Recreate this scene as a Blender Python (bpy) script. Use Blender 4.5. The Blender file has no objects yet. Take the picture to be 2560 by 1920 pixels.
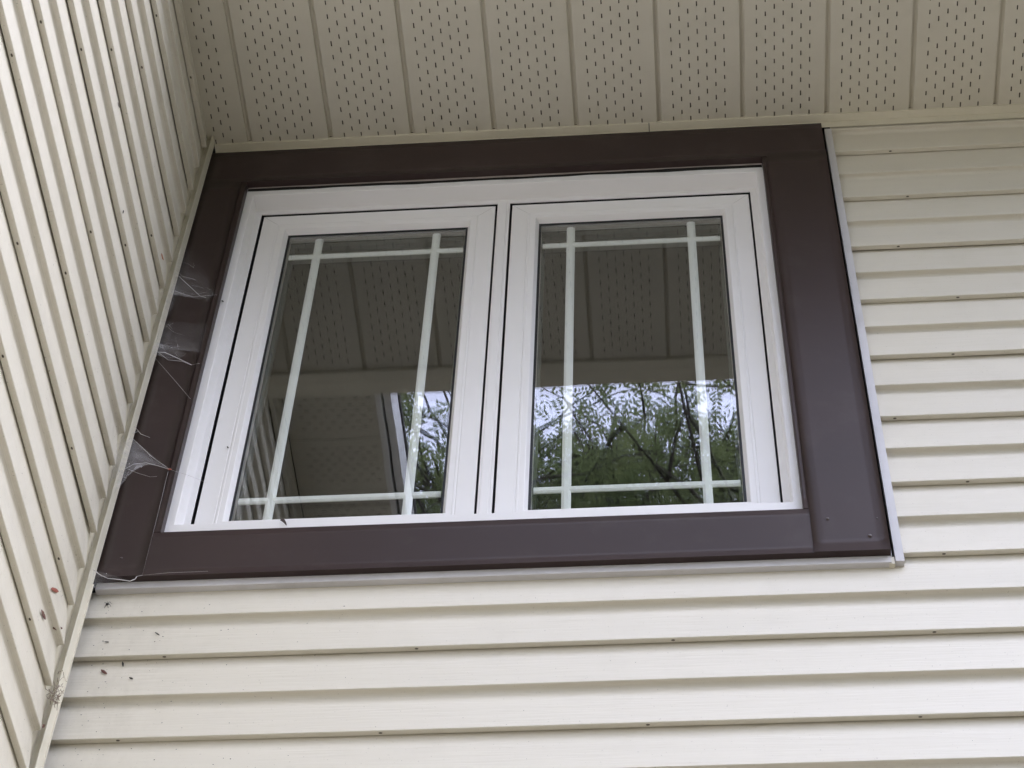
import bpy, bmesh, math, random
import numpy as np
from mathutils import Vector, Matrix

SC = bpy.context.scene
COL = SC.collection
random.seed(7)
rng = np.random.default_rng(11)
Z0 = 5.948            # height of the first siding butt under the eave above the lawn

# ------------------------------------------------------------------ camera
CAM_POS = Vector((1.07081114, -2.66876972, Z0 - 4.34775665))
RIGHT = Vector((9.96561694e-01, 7.63857566e-02, 3.20936976e-02))
UP = Vector((4.10607548e-02, -7.91759273e-01, 6.09451612e-01))
FWD = Vector((-7.19639051e-02, 6.06038340e-01, 7.92173420e-01))
cd = bpy.data.cameras.new("camera")
cam = bpy.data.objects.new("camera", cd)
COL.objects.link(cam)
cam.matrix_world = Matrix(((RIGHT.x, UP.x, -FWD.x, CAM_POS.x), (RIGHT.y, UP.y, -FWD.y, CAM_POS.y),
                           (RIGHT.z, UP.z, -FWD.z, CAM_POS.z), (0, 0, 0, 1)))
cd.sensor_width = 36.0
cd.lens = 36.0 * 5276.18567 / 2560.0
cd.clip_start = 0.05
cd.clip_end = 3000
SC.camera = cam

# ------------------------------------------------------------------ sky and sun
SUN_EL, SUN_AZ = math.radians(42), math.radians(108)     # azimuth clockwise from +y
DECK = 11.0
w = bpy.data.worlds.new("World"); SC.world = w
w.use_nodes = True
nt = w.node_tree; nt.nodes.clear()
sky = nt.nodes.new("ShaderNodeTexSky"); sky.sky_type = 'NISHITA'; sky.sun_disc = False
sky.sun_elevation = SUN_EL; sky.sun_rotation = SUN_AZ
sky.dust_density = 3.0; sky.air_density = 1.0
hs = nt.nodes.new("ShaderNodeHueSaturation"); hs.inputs['Saturation'].default_value = 0.45
bg = nt.nodes.new("ShaderNodeBackground"); bg.inputs['Strength'].default_value = 0.15
wo = nt.nodes.new("ShaderNodeOutputWorld")
nt.links.new(sky.outputs[0], hs.inputs['Color'])
# overcast: a luminous cloud deck, brighter overhead than at the horizon (CIE overcast sky)
geo = nt.nodes.new("ShaderNodeTexCoord"); sep = nt.nodes.new("ShaderNodeSeparateXYZ")
mr = nt.nodes.new("ShaderNodeMapRange"); mr.inputs['From Min'].default_value = 0; mr.inputs['From Max'].default_value = 1
mr.inputs['To Min'].default_value = DECK * 0.42; mr.inputs['To Max'].default_value = DECK
nz = nt.nodes.new("ShaderNodeTexNoise"); nz.inputs['Scale'].default_value = 1.6; nz.inputs['Detail'].default_value = 5
nr = nt.nodes.new("ShaderNodeMapRange"); nr.inputs['To Min'].default_value = 0.8; nr.inputs['To Max'].default_value = 1.2
cm = nt.nodes.new("ShaderNodeMath"); cm.operation = 'MULTIPLY'
cc_ = nt.nodes.new("ShaderNodeMix"); cc_.data_type = 'RGBA'; cc_.blend_type = 'MULTIPLY'; cc_.inputs[0].default_value = 1
cc_.inputs[6].default_value = (0.92, 0.985, 1.36, 1)
mxs = nt.nodes.new("ShaderNodeMix"); mxs.data_type = 'RGBA'; mxs.inputs[0].default_value = 0.8
ln = nt.links.new
ln(geo.outputs['Generated'], sep.inputs[0]); ln(sep.outputs[2], mr.inputs['Value'])
ln(geo.outputs['Generated'], nz.inputs['Vector']); ln(nz.outputs['Fac'], nr.inputs['Value'])
ln(mr.outputs[0], cm.inputs[0]); ln(nr.outputs[0], cm.inputs[1]); ln(cm.outputs[0], cc_.inputs[7])
ln(hs.outputs[0], mxs.inputs[6]); ln(cc_.outputs[2], mxs.inputs[7]); ln(mxs.outputs[2], bg.inputs['Color'])
nt.links.new(bg.outputs[0], wo.inputs['Surface'])
sd = bpy.data.lights.new("sun", 'SUN'); sd.energy = 0.5; sd.angle = math.radians(50); sd.color = (1, 0.99, 0.975)
sun = bpy.data.objects.new("sun", sd); COL.objects.link(sun)
dvec = Vector((math.sin(SUN_AZ) * math.cos(SUN_EL), math.cos(SUN_AZ) * math.cos(SUN_EL), math.sin(SUN_EL)))
sun.rotation_euler = dvec.to_track_quat('Z', 'Y').to_euler()
SC.view_settings.view_transform = 'Standard'
SC.view_settings.look = 'None'
SC.view_settings.gamma = 1.0
SC.view_settings.use_curve_mapping = False
SC.view_settings.exposure = 1.68
SC.cycles.max_bounces = 12
SC.cycles.diffuse_bounces = 6
SC.cycles.glossy_bounces = 8
SC.cycles.transparent_max_bounces = 32
SC.cycles.transmission_bounces = 8
SC.cycles.use_denoising = True
SC.cycles.sample_clamp_indirect = 8.0

# ------------------------------------------------------------------ materials
def new_mat(name):
    m = bpy.data.materials.new(name); m.use_nodes = True
    n = m.node_tree; b = n.nodes['Principled BSDF']
    return m, n, b

def N(nt, t, **kw):
    n = nt.nodes.new(t)
    for k, v in kw.items(): setattr(n, k, v)
    return n

def surface(name, col, rough=0.5, var=0.05, scale=(3, 3, 3), dirt=0.0, dirtcol=(0.12, 0.11, 0.07), bump=0.0,
            bscale=(60, 60, 60), spec=0.5, metallic=0.0, speck=0.0, grime=None):
    m, nt, b = new_mat(name)
    L = nt.links.new
    tc = N(nt, 'ShaderNodeTexCoord'); mp = N(nt, 'ShaderNodeMapping'); mp.inputs['Scale'].default_value = scale
    L(tc.outputs['Object'], mp.inputs['Vector'])
    no = N(nt, 'ShaderNodeTexNoise'); no.inputs['Scale'].default_value = 1; no.inputs['Detail'].default_value = 5
    L(mp.outputs[0], no.inputs['Vector'])
    mr = N(nt, 'ShaderNodeMapRange')
    mr.inputs['From Min'].default_value = 0.25; mr.inputs['From Max'].default_value = 0.75
    mr.inputs['To Min'].default_value = 1 - var; mr.inputs['To Max'].default_value = 1 + var
    L(no.outputs['Fac'], mr.inputs['Value'])
    mx = N(nt, 'ShaderNodeMix', data_type='RGBA', blend_type='MULTIPLY')
    mx.inputs[0].default_value = 1.0; mx.inputs[6].default_value = (*col, 1)
    L(mr.outputs[0], mx.inputs[7])
    out = mx.outputs[2]
    if dirt > 0:
        n2 = N(nt, 'ShaderNodeTexNoise'); n2.inputs['Scale'].default_value = 9; n2.inputs['Detail'].default_value = 8
        n2.inputs['Roughness'].default_value = 0.7
        L(tc.outputs['Object'], n2.inputs['Vector'])
        r2 = N(nt, 'ShaderNodeMapRange'); r2.inputs['From Min'].default_value = 0.52; r2.inputs['From Max'].default_value = 0.78
        r2.inputs['To Max'].default_value = dirt
        L(n2.outputs['Fac'], r2.inputs['Value'])
        m2 = N(nt, 'ShaderNodeMix', data_type='RGBA'); m2.inputs[7].default_value = (*dirtcol, 1)
        L(r2.outputs[0], m2.inputs[0]); L(out, m2.inputs[6]); out = m2.outputs[2]
    if speck > 0:
        n3 = N(nt, 'ShaderNodeTexNoise'); n3.inputs['Scale'].default_value = 260; n3.inputs['Detail'].default_value = 1
        L(tc.outputs['Object'], n3.inputs['Vector'])
        r3 = N(nt, 'ShaderNodeMapRange'); r3.inputs['From Min'].default_value = 0.73; r3.inputs['From Max'].default_value = 0.78
        r3.inputs['To Max'].default_value = speck
        L(n3.outputs['Fac'], r3.inputs['Value'])
        m3 = N(nt, 'ShaderNodeMix', data_type='RGBA'); m3.inputs[7].default_value = (0.09, 0.07, 0.04, 1)
        L(r3.outputs[0], m3.inputs[0]); L(out, m3.inputs[6]); out = m3.outputs[2]
    if grime:
        # dirt that has gathered towards the inside corner, patchy and streaked downwards
        ax, near, far, amt = grime
        sp = N(nt, 'ShaderNodeSeparateXYZ'); L(tc.outputs['Object'], sp.inputs[0])
        rg = N(nt, 'ShaderNodeMapRange', interpolation_type='SMOOTHSTEP'); rg.inputs['From Min'].default_value = far; rg.inputs['From Max'].default_value = near
        rg.inputs['To Max'].default_value = amt; L(sp.outputs[ax], rg.inputs['Value'])
        m5 = N(nt, 'ShaderNodeMapping'); m5.inputs['Scale'].default_value = (26, 26, 9); L(tc.outputs['Object'], m5.inputs['Vector'])
        n5 = N(nt, 'ShaderNodeTexNoise'); n5.inputs['Scale'].default_value = 1; n5.inputs['Detail'].default_value = 9; n5.inputs['Roughness'].default_value = 0.72
        L(m5.outputs[0], n5.inputs['Vector'])
        r5 = N(nt, 'ShaderNodeMapRange'); r5.inputs['From Min'].default_value = 0.40; r5.inputs['From Max'].default_value = 0.72; L(n5.outputs['Fac'], r5.inputs['Value'])
        k5 = N(nt, 'ShaderNodeMath', operation='MULTIPLY'); L(rg.outputs[0], k5.inputs[0]); L(r5.outputs[0], k5.inputs[1])
        x5 = N(nt, 'ShaderNodeMix', data_type='RGBA'); x5.inputs[7].default_value = (0.16, 0.13, 0.085, 1)
        L(k5.outputs[0], x5.inputs[0]); L(out, x5.inputs[6]); out = x5.outputs[2]
    L(out, b.inputs['Base Color'])
    b.inputs['Roughness'].default_value = rough
    b.inputs['Metallic'].default_value = metallic
    b.inputs['Specular IOR Level'].default_value = spec
    if bump > 0:
        mp2 = N(nt, 'ShaderNodeMapping'); mp2.inputs['Scale'].default_value = bscale
        L(tc.outputs['Object'], mp2.inputs['Vector'])
        n4 = N(nt, 'ShaderNodeTexNoise'); n4.inputs['Scale'].default_value = 1; n4.inputs['Detail'].default_value = 4
        L(mp2.outputs[0], n4.inputs['Vector'])
        bp = N(nt, 'ShaderNodeBump'); bp.inputs['Strength'].default_value = bump; bp.inputs['Distance'].default_value = 0.002
        L(n4.outputs['Fac'], bp.inputs['Height']); L(bp.outputs[0], b.inputs['Normal'])
    return m

CREAM = (0.695, 0.655, 0.558)
M_SIDE_X = surface('cream_vinyl_front', CREAM, 0.42, 0.035, (0.9, 6, 14), 0.06, bump=0.35, bscale=(9, 150, 150), speck=0.25, grime=(0, -0.02, 0.30, 0.16))
M_SIDE_Y = surface('cream_vinyl_side', CREAM, 0.42, 0.035, (6, 0.9, 14), 0.10, bump=0.35, bscale=(150, 9, 150), speck=0.5, grime=(1, -0.05, -0.25, 0.22))
M_SOFFIT = surface('cream_soffit', (0.62, 0.585, 0.49), 0.5, 0.05, (2, 5, 2), 0.10, bump=0.15, bscale=(120, 20, 120))
M_TRIM = surface('cream_trim', (0.72, 0.68, 0.56), 0.4, 0.04, (5, 5, 2), 0.14)
M_DARK = surface('dark_gap', (0.012, 0.011, 0.009), 0.9, 0.1)
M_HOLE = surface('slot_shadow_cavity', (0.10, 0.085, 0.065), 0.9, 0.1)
M_PVC = surface('white_window_vinyl', (0.83, 0.82, 0.82), 0.33, 0.02, (4, 4, 4), 0.035, (0.35, 0.33, 0.28), bump=0.05, speck=0.0)
M_BROWN = surface('brown_cladding', (0.037, 0.0225, 0.0205), 0.45, 0.16, (2.2, 2.2, 3.5), 0.30, (0.085, 0.07, 0.062), bump=0.55,
                  bscale=(7, 7, 5), spec=0.32, speck=0.2)
M_BROWN_EDGE = surface('brown_return', (0.022, 0.016, 0.016), 0.5, 0.1)
M_JCH = surface('grey_channel', (0.62, 0.605, 0.61), 0.35, 0.08, (6, 6, 6), 0.18)
M_MUNTIN = surface('muntin_white', (0.88, 0.88, 0.86), 0.4, 0.03)
M_SPACER = surface('spacer_aluminium', (0.55, 0.51, 0.48), 0.45, 0.08)
M_SEAM = surface('weld_seam', (0.50, 0.49, 0.48), 0.5, 0.1)
M_BLIND = surface('blind_slat_grey', (0.55, 0.54, 0.52), 0.6, 0.05)
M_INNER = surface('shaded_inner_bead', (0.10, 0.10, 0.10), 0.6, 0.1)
M_GASKET_GAP = surface('black_gasket_gap_shade', (0.006, 0.007, 0.010), 0.5, 0.1)  # glass gasket; also colours shade into the gaps round the sashes
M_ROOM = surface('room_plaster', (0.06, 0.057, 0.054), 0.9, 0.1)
M_SEALANT = surface('sealant', (0.42, 0.36, 0.33), 0.6, 0.2, (30, 30, 30))
M_SHINGLE = surface('roof_shingle', (0.06, 0.055, 0.05), 0.9, 0.3, (8, 8, 8))
M_BARK = surface('bark', (0.07, 0.055, 0.042), 0.9, 0.35, (7, 7, 2), bump=0.8, bscale=(30, 30, 8))
M_REDLEAF = surface('red_leaf', (0.30, 0.085, 0.055), 0.6, 0.3, (80, 80, 80))
M_BROWNLEAF = surface('brown_leaf', (0.12, 0.05, 0.035), 0.7, 0.3, (80, 80, 80))
M_ORANGE = surface('orange_leaf', (0.42, 0.12, 0.03), 0.6, 0.3, (80, 80, 80))
M_BLACKBIT = surface('dark_bit', (0.035, 0.033, 0.03), 0.8, 0.3, (80, 80, 80))
M_SCREW = surface('screw_head', (0.06, 0.04, 0.04), 0.3, 0.1, spec=0.8)
M_GROUND = surface('lawn_and_drive', (0.132, 0.113, 0.074), 0.95, 0.25, (1.5, 1.5, 1.5), bump=0.6, bscale=(20, 20, 20))

def glass_mat(name, k, seed):
    m = bpy.data.materials.new(name); m.use_nodes = True
    nt = m.node_tree; nt.nodes.clear(); L = nt.links.new
    fr = N(nt, 'ShaderNodeFresnel')
    ge = N(nt, 'ShaderNodeNewGeometry'); io = N(nt, 'ShaderNodeMapRange')      # same reflectance at both faces of a pane
    io.inputs['To Min'].default_value = 1.52; io.inputs['To Max'].default_value = 1/1.52
    L(ge.outputs['Backfacing'], io.inputs['Value']); L(io.outputs[0], fr.inputs['IOR'])
    tr = N(nt, 'ShaderNodeBsdfTransparent'); tr.inputs['Color'].default_value = (0.965, 0.982, 0.978, 1)
    gl = N(nt, 'ShaderNodeBsdfGlossy'); gl.inputs['Roughness'].default_value = 0.0
    gl.inputs['Color'].default_value = (0.97, 0.97, 1.0, 1)
    mx = N(nt, 'ShaderNodeMixShader'); out = N(nt, 'ShaderNodeOutputMaterial')
    tc = N(nt, 'ShaderNodeTexCoord')
    n1 = N(nt, 'ShaderNodeTexNoise'); n1.inputs['Scale'].default_value = 5.5; n1.inputs['Detail'].default_value = 1.5
    L(tc.outputs['Object'], n1.inputs['Vector'])
    bp = N(nt, 'ShaderNodeBump'); bp.inputs['Strength'].default_value = 0.5; bp.inputs['Distance'].default_value = 0.0004
    L(n1.outputs['Fac'], bp.inputs['Height'])
    L(bp.outputs[0], gl.inputs['Normal'])
    km = N(nt, 'ShaderNodeMath', operation='MULTIPLY'); km.inputs[1].default_value = k      # coated face reflects more
    L(fr.outputs[0], km.inputs[0]); L(km.outputs[0], mx.inputs[0]); L(tr.outputs[0], mx.inputs[1]); L(gl.outputs[0], mx.inputs[2])
    L(mx.outputs[0], out.inputs['Surface'])
    return m
M_GLASS = glass_mat('outer_pane_glass', 1.45, 0)
M_GLASS_IN = glass_mat('inner_pane_glass', 0.5, 1)

def leaf_mat():
    m, nt, b = new_mat('tree_leaf'); L = nt.links.new
    oi = N(nt, 'ShaderNodeTexCoord'); no = N(nt, 'ShaderNodeTexNoise'); no.inputs['Scale'].default_value = 2.2
    no.inputs['Detail'].default_value = 6
    L(oi.outputs['Object'], no.inputs['Vector'])
    cr = N(nt, 'ShaderNodeValToRGB')
    cr.color_ramp.elements[0].position = 0.3; cr.color_ramp.elements[0].color = (0.11, 0.145, 0.055, 1)
    cr.color_ramp.elements[1].position = 0.72; cr.color_ramp.elements[1].color = (0.30, 0.34, 0.14, 1)
    L(no.outputs['Fac'], cr.inputs[0]); L(cr.outputs[0], b.inputs['Base Color'])
    b.inputs['Roughness'].default_value = 0.5
    tl = N(nt, 'ShaderNodeBsdfTranslucent'); L(cr.outputs[0], tl.inputs['Color'])
    mx = N(nt, 'ShaderNodeMixShader'); mx.inputs[0].default_value = 0.55
    out = nt.nodes['Material Output']
    L(b.outputs[0], mx.inputs[1]); L(tl.outputs[0], mx.inputs[2]); L(mx.outputs[0], out.inputs['Surface'])
    return m
M_LEAF = leaf_mat()

def web_mat(name, lo, hi, scale):
    m = bpy.data.materials.new(name); m.use_nodes = True
    nt = m.node_tree; nt.nodes.clear(); L = nt.links.new
    tc = N(nt, 'ShaderNodeTexCoord'); mp = N(nt, 'ShaderNodeMapping'); mp.inputs['Scale'].default_value = scale
    L(tc.outputs['Object'], mp.inputs['Vector'])
    no = N(nt, 'ShaderNodeTexNoise'); no.inputs['Scale'].default_value = 1; no.inputs['Detail'].default_value = 8
    no.inputs['Roughness'].default_value = 0.75
    L(mp.outputs[0], no.inputs['Vector'])
    mr = N(nt, 'ShaderNodeMapRange'); mr.inputs['From Min'].default_value = 0.35; mr.inputs['From Max'].default_value = 0.75
    mr.inputs['To Min'].default_value = lo; mr.inputs['To Max'].default_value = hi
    L(no.outputs['Fac'], mr.inputs['Value'])
    # density falls away towards the free edge of the sheet (stored per vertex as how thickly silk was laid)
    at = N(nt, 'ShaderNodeAttribute'); at.attribute_name = 'silk'
    mu = N(nt, 'ShaderNodeMath', operation='MULTIPLY'); L(mr.outputs[0], mu.inputs[0]); L(at.outputs['Fac'], mu.inputs[1])
    d = N(nt, 'ShaderNodeBsdfDiffuse'); d.inputs['Color'].default_value = (0.75, 0.74, 0.75, 1)
    t = N(nt, 'ShaderNodeBsdfTransparent'); mx = N(nt, 'ShaderNodeMixShader'); o = N(nt, 'ShaderNodeOutputMaterial')
    L(mu.outputs[0], mx.inputs[0]); L(t.outputs[0], mx.inputs[1]); L(d.outputs[0], mx.inputs[2]); L(mx.outputs[0], o.inputs['Surface'])
    return m
M_WEB = web_mat('web_sheet', 0.02, 0.30, (18, 18, 60))
M_THREAD = surface('web_thread', (0.72, 0.70, 0.70), 0.6, 0.1)

# ------------------------------------------------------------------ mesh helpers
class MB:
    def __init__(s): s.v = []; s.f = []; s.m = []; s.smooth = []
    def vert(s, p): s.v.append((p[0], p[1], p[2])); return len(s.v) - 1
    def face(s, idx, mi=0, sm=False): s.f.append(tuple(idx)); s.m.append(mi); s.smooth.append(sm)
    def box(s, a, b, mi=0):
        x0, y0, z0 = a; x1, y1, z1 = b
        i = [s.vert(p) for p in ((x0,y0,z0),(x1,y0,z0),(x1,y1,z0),(x0,y1,z0),(x0,y0,z1),(x1,y0,z1),(x1,y1,z1),(x0,y1,z1))]
        for q in ((0,3,2,1),(4,5,6,7),(0,1,5,4),(1,2,6,5),(2,3,7,6),(3,0,4,7)): s.face([i[k] for k in q], mi)
    def extrude(s, prof, axis, a, b, mi=0, segs=1, wob=None, cap=False):
        """prof: open list of (u, z); axis 'x' -> (t, u, z) ; axis 'y' -> (u, t, z)"""
        rows = []
        for k in range(segs + 1):
            t = a + (b - a) * k / segs; r = []
            for j, (u, z) in enumerate(prof):
                if wob: du, dz = wob(t, j); u2, z2 = u + du, z + dz
                else: u2, z2 = u, z
                r.append(s.vert((t, u2, z2) if axis == 'x' else (u2, t, z2)))
            rows.append(r)
        for k in range(segs):
            for j in range(len(prof) - 1):
                s.face((rows[k][j], rows[k][j+1], rows[k+1][j+1], rows[k+1][j]), mi)
        if cap:
            s.face(rows[0], mi); s.face(rows[-1][::-1], mi)
    def ring(s, rect, prof, mi=0, closed=False):
        """mitred frame: rect x0,x1,z0,z1 and a profile of (inset, y)"""
        x0, x1, z0, z1 = rect; rows = []
        for d, y in prof:
            rows.append([s.vert(p) for p in ((x0+d, y, z0+d), (x1-d, y, z0+d), (x1-d, y, z1-d), (x0+d, y, z1-d))])
        n = len(rows)
        for j in range(n if closed else n - 1):
            A = rows[j]; B = rows[(j+1) % n]
            for k in range(4): s.face((A[k], A[(k+1) % 4], B[(k+1) % 4], B[k]), mi)
    def tube(s, pts, r, n=5, mi=0, sm=True):
        pts = [Vector(p) for p in pts]; rr = r if isinstance(r, (list, tuple)) else [r] * len(pts); rows = []
        for i, p in enumerate(pts):
            d = (pts[min(i+1, len(pts)-1)] - pts[max(i-1, 0)]).normalized()
            a = d.cross(Vector((0.13, 0.31, 0.94))).normalized(); b = d.cross(a)
            rows.append([s.vert(p + (a*math.cos(t) + b*math.sin(t)) * rr[i]) for t in [2*math.pi*k/n for k in range(n)]])
        for i in range(len(rows)-1):
            for k in range(n): s.face((rows[i][k], rows[i][(k+1) % n], rows[i+1][(k+1) % n], rows[i+1][k]), mi, sm)
        s.face(rows[0][::-1], mi); s.face(rows[-1], mi)
    def build(s, name, mats, parent=None, dz=Z0, origin=(0, 0, 0)):
        me = bpy.data.meshes.new(name)
        o = Vector(origin)
        me.from_pydata([(Vector(p) - o) for p in s.v], [], s.f)
        for m in (mats if isinstance(mats, (list, tuple)) else [mats]): me.materials.append(m)
        me.polygons.foreach_set('material_index', s.m); me.polygons.foreach_set('use_smooth', s.smooth)
        me.update()
        ob = bpy.data.objects.new(name, me); COL.objects.link(ob)
        if parent is not None:
            ob.parent = parent
            ob.location = o
        else:
            ob.location = o + Vector((0, 0, dz))
        return ob

def root(name, label, cat, group=None, kind=None):
    """an Empty whose children use coordinates measured from the first siding butt under the eave"""
    e = bpy.data.objects.new(name, None); COL.objects.link(e); e.location = (0, 0, Z0); e.empty_display_size = 0.2
    tag(e, label, cat, group, kind); return e

def tag(o, label=None, cat=None, group=None, kind=None):
    if label: o['label'] = label
    if cat: o['category'] = cat
    if group: o['group'] = group
    if kind: o['kind'] = kind
    return o

# ------------------------------------------------------------------ dimensions (z from the first butt)
S = 0.1016            # one siding course
H = 0.1406            # underside of the soffit
XW = -0.0205          # face of the side wall siding
ZL = 0.0665           # vertical offset of the side wall courses
XR = 5.2              # right end of the front wall
GROUND = -Z0
YJ = -0.02

# ------------------------------------------------------------------ ground
g = MB()
n = 12
g.box((-400, -400, -0.5), (400, 400, 0.0))
go = g.build('ground', M_GROUND, dz=0); tag(go, kind='structure')

# ------------------------------------------------------------------ siding
def course(ztop, zbot, butt, out):
    """points (depth, z) of one clapboard course from its top to just under its bottom edge; out = outward sign times depth"""
    if butt:
        return [(0.0135, ztop), (0.0005, zbot + 0.0022), (0.0, zbot + 0.0012), (0.0010, zbot), (0.0121, zbot + 0.0008), (0.0125, zbot + 0.006)]
    return [(0.0135, ztop), (0.0005, zbot + 0.0025), (0.0, zbot + 0.0013), (0.0012, zbot), (0.0080, zbot - 0.0006),
            (0.0110, zbot - 0.0025), (0.0127, zbot - 0.0055), (0.0134, zbot - 0.0095)]

def panel_profile(ztop, zmid, zbot):
    a = course(ztop + 0.012, zmid, False, 1)
    a[0] = (0.0152, ztop + 0.012)
    a.insert(1, (0.0142, ztop + 0.001))
    b = course(zmid - 0.0095, zbot, True, 1)
    return a + b[1:]

def clip_profile(prof, zmax=None, zmin=None):
    def cl(p, z, above):
        out = []
        for i in range(len(p)):
            a = p[i]; keep = (a[1] <= z) if above else (a[1] >= z)
            if i > 0:
                q = p[i-1]; kq = (q[1] <= z) if above else (q[1] >= z)
                if keep != kq:
                    t = (z - q[1]) / (a[1] - q[1]); out.append((q[0] + (a[0]-q[0])*t, z))
            if keep: out.append(a)
        return out
    if zmax is not None: prof = cl(prof, zmax, True)
    if zmin is not None: prof = cl(prof, zmin, False)
    return prof

def weep(mb, axis, t, z, base, sgn):
    """a small dark drain slot in the underside of a butt"""
    r, w = 0.0020, 0.0036
    k = 8; z -= 0.0004
    ids = []
    for i in range(k):
        a = 2 * math.pi * i / k
        du, dv = w * math.cos(a), r * math.sin(a)
        u = base + sgn * (0.0058 + dv)
        ids.append(mb.vert((t + du, u, z) if axis == 'x' else (u, t + du, z)))
    mb.face(ids, 1)

def wobble(seed, amp):
    r = random.Random(seed); ph = [r.uniform(0, 6.28) for _ in range(6)]
    def f(t, j):
        a = amp * (math.sin(2.1*t + ph[0]) + 0.6*math.sin(5.3*t + ph[1] + j*0.15))
        b = amp * 0.6 * (math.sin(1.3*t + ph[2]) + 0.5*math.sin(4.1*t + ph[3] + j*0.1))
        return (a, b)
    return f

front = root('front_wall', 'cream vinyl clapboard wall carrying the brown framed window', 'wall')
WEEP_F = {2: 1.647, 4: 1.603, 6: 1.707, 8: 1.670, 10: 1.528, 12: 1.644, 14: 1.573, 16: 1.530, 18: 1.481}
JB, JRX = -1.4420, 1.4965
def front_panel(kb):
    """panel whose butt is at -S*kb"""
    zb = -S * kb; zt = zb + 2*S; zm = zb + S
    prof = panel_profile(zt, zm, zb)
    mb = MB(); wf = wobble(kb, 0.0005)
    full = clip_profile(prof, zmax=H - 0.001)
    has_left = zb < JB
    xl = -0.030
    if has_left and zt + 0.01 <= JB:
        mb.extrude(full, 'x', xl, XR, segs=40, wob=wf)
    else:
        mb.extrude(full, 'x', JRX, XR, segs=28, wob=wf)
        if has_left:
            p2 = clip_profile(prof, zmax=JB)
            mb.extrude(p2, 'x', xl, JRX, segs=12, wob=wf)
    x = WEEP_F.get(kb, random.uniform(1.5, 1.9))
    x -= 4 * 0.4624
    while x < 2.6:
        if (x > JRX + 0.02 or (has_left and x > 0.03 and zb < JB)):
            weep(mb, 'x', x, zb + wf(x, 12)[1], 0.0 + wf(x, 12)[0], 1)
        x += 0.4624
    return mb.build('siding_panel', [M_SIDE_X, M_HOLE], front)
for kb in range(0, 25, 2): front_panel(kb)
# courses under the frame of the photograph, down to the lawn
mb = MB()
kb = 26
while -S*kb + 2*S > GROUND + 0.12:
    mb.extrude(panel_profile(-S*kb + 2*S, -S*kb + S, -S*kb), 'x', -0.030, XR); kb += 2
lo = mb.build('lower_siding', M_SIDE_X, front); lo['kind'] = 'stuff'
# sheathing behind the siding with the window opening
mb = MB()
OX0, OX1, OZ0, OZ1 = 0.062, 1.355, -1.325, -0.030
for a, b in (((-0.03, OZ1), (XR, 0.60)), ((-0.03, GROUND), (XR, OZ0)), ((-0.03, OZ0), (OX0, OZ1)), ((OX1, OZ0), (XR, OZ1))):
    mb.box((a[0], 0.022, a[1]), (b[0], 0.032, b[1]))
mb.build('sheathing', M_DARK, front)
mb = MB(); mb.box((-0.03, 0.0, GROUND - 0.01), (XR, 0.25, GROUND + 0.11)); mb.build('foundation', M_ROOM, front)

# dark room behind the glass
room = MB()
rx0, rx1, ry1, rz0, rz1 = -0.02, 3.2, 3.6, -2.3, 0.09
room.box((rx0, 0.113, rz0 - 0.05), (rx1, ry1, rz0)); room.box((rx0, 0.113, rz1), (rx1, ry1, rz1 + 0.05))
room.box((rx0 - 0.05, 0.113, rz0), (rx0, ry1, rz1)); room.box((rx1, 0.113, rz0), (rx1 + 0.05, ry1, rz1))
room.box((rx0, ry1, rz0), (rx1, ry1 + 0.05, rz1))
for a, b in (((rx0, OZ1), (rx1, rz1)), ((rx0, rz0), (rx1, OZ0)), ((rx0, OZ0), (OX0, OZ1)), ((OX1, OZ0), (rx1, OZ1))):
    room.box((a[0], 0.113, a[1]), (b[0], 0.125, b[1]))
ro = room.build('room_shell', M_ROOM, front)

side = root('side_wall', 'cream vinyl clapboard wall running towards the viewer at the left', 'wall')
WEEP_L = {12: -0.994, 10: -0.951, 8: -0.784, 6: -0.673, 4: -0.519, 2: -0.537, 0: -0.266, 14: -0.741, 16: -0.651}
YE = -0.0620          # where the side siding ends inside the corner channel
YFAR = -2.4
ZTOPL = 0.39          # underside of the upper eave over the side wall
def side_panel(j):
    zb = ZL - S * j; zt = zb + 2*S; zm = zb + S
    prof = [(XW - u, z) for u, z in clip_profile(panel_profile(zt, zm, zb), zmax=ZTOPL - 0.001)]
    mb = MB(); wf0 = wobble(100 + j, 0.0006)
    ye = YE + random.uniform(-0.006, 0.004)
    mb.extrude(prof, 'y', YFAR, ye, segs=30, wob=lambda t, k: wf0(t, k))
    y = 0.013 + WEEP_L.get(j, random.uniform(-0.9, -0.6)) - 3 * 0.455
    while y < ye - 0.02:
        if y > YFAR + 0.1:
            a, b = wf0(y, 12)
            weep(mb, 'y', y, zb + b, XW + a, -1)
        y += 0.455
    return mb.build('siding_panel', [M_SIDE_Y, M_HOLE], side)
for j in range(-4, 23, 2): side_panel(j)
mb = MB(); j = 24
while ZL - S*j + 2*S > GROUND + 0.12:
    zb = ZL - S*j
    mb.extrude([(XW - u, z) for u, z in panel_profile(zb + 2*S, zb + S, zb)], 'y', YFAR, YE); j += 2
lo = mb.build('lower_siding', M_SIDE_Y, side); lo['kind'] = 'stuff'
mb = MB(); mb.box((XW - 0.08, YFAR, GROUND), (XW - 0.0165, 0.0, 0.62)); mb.build('sheathing', M_DARK, side)
mb = MB(); mb.box((XW - 0.2, YFAR - 0.02, GROUND - 0.01), (XW + 0.01, 0.0, GROUND + 0.11)); mb.build('foundation', M_ROOM, side)
mb = MB(); mb.box((XW - 0.02, YFAR - 0.03, GROUND + 0.1), (XW + 0.02, YFAR, ZTOPL)); mb.build('corner_board', M_TRIM, side)
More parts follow.
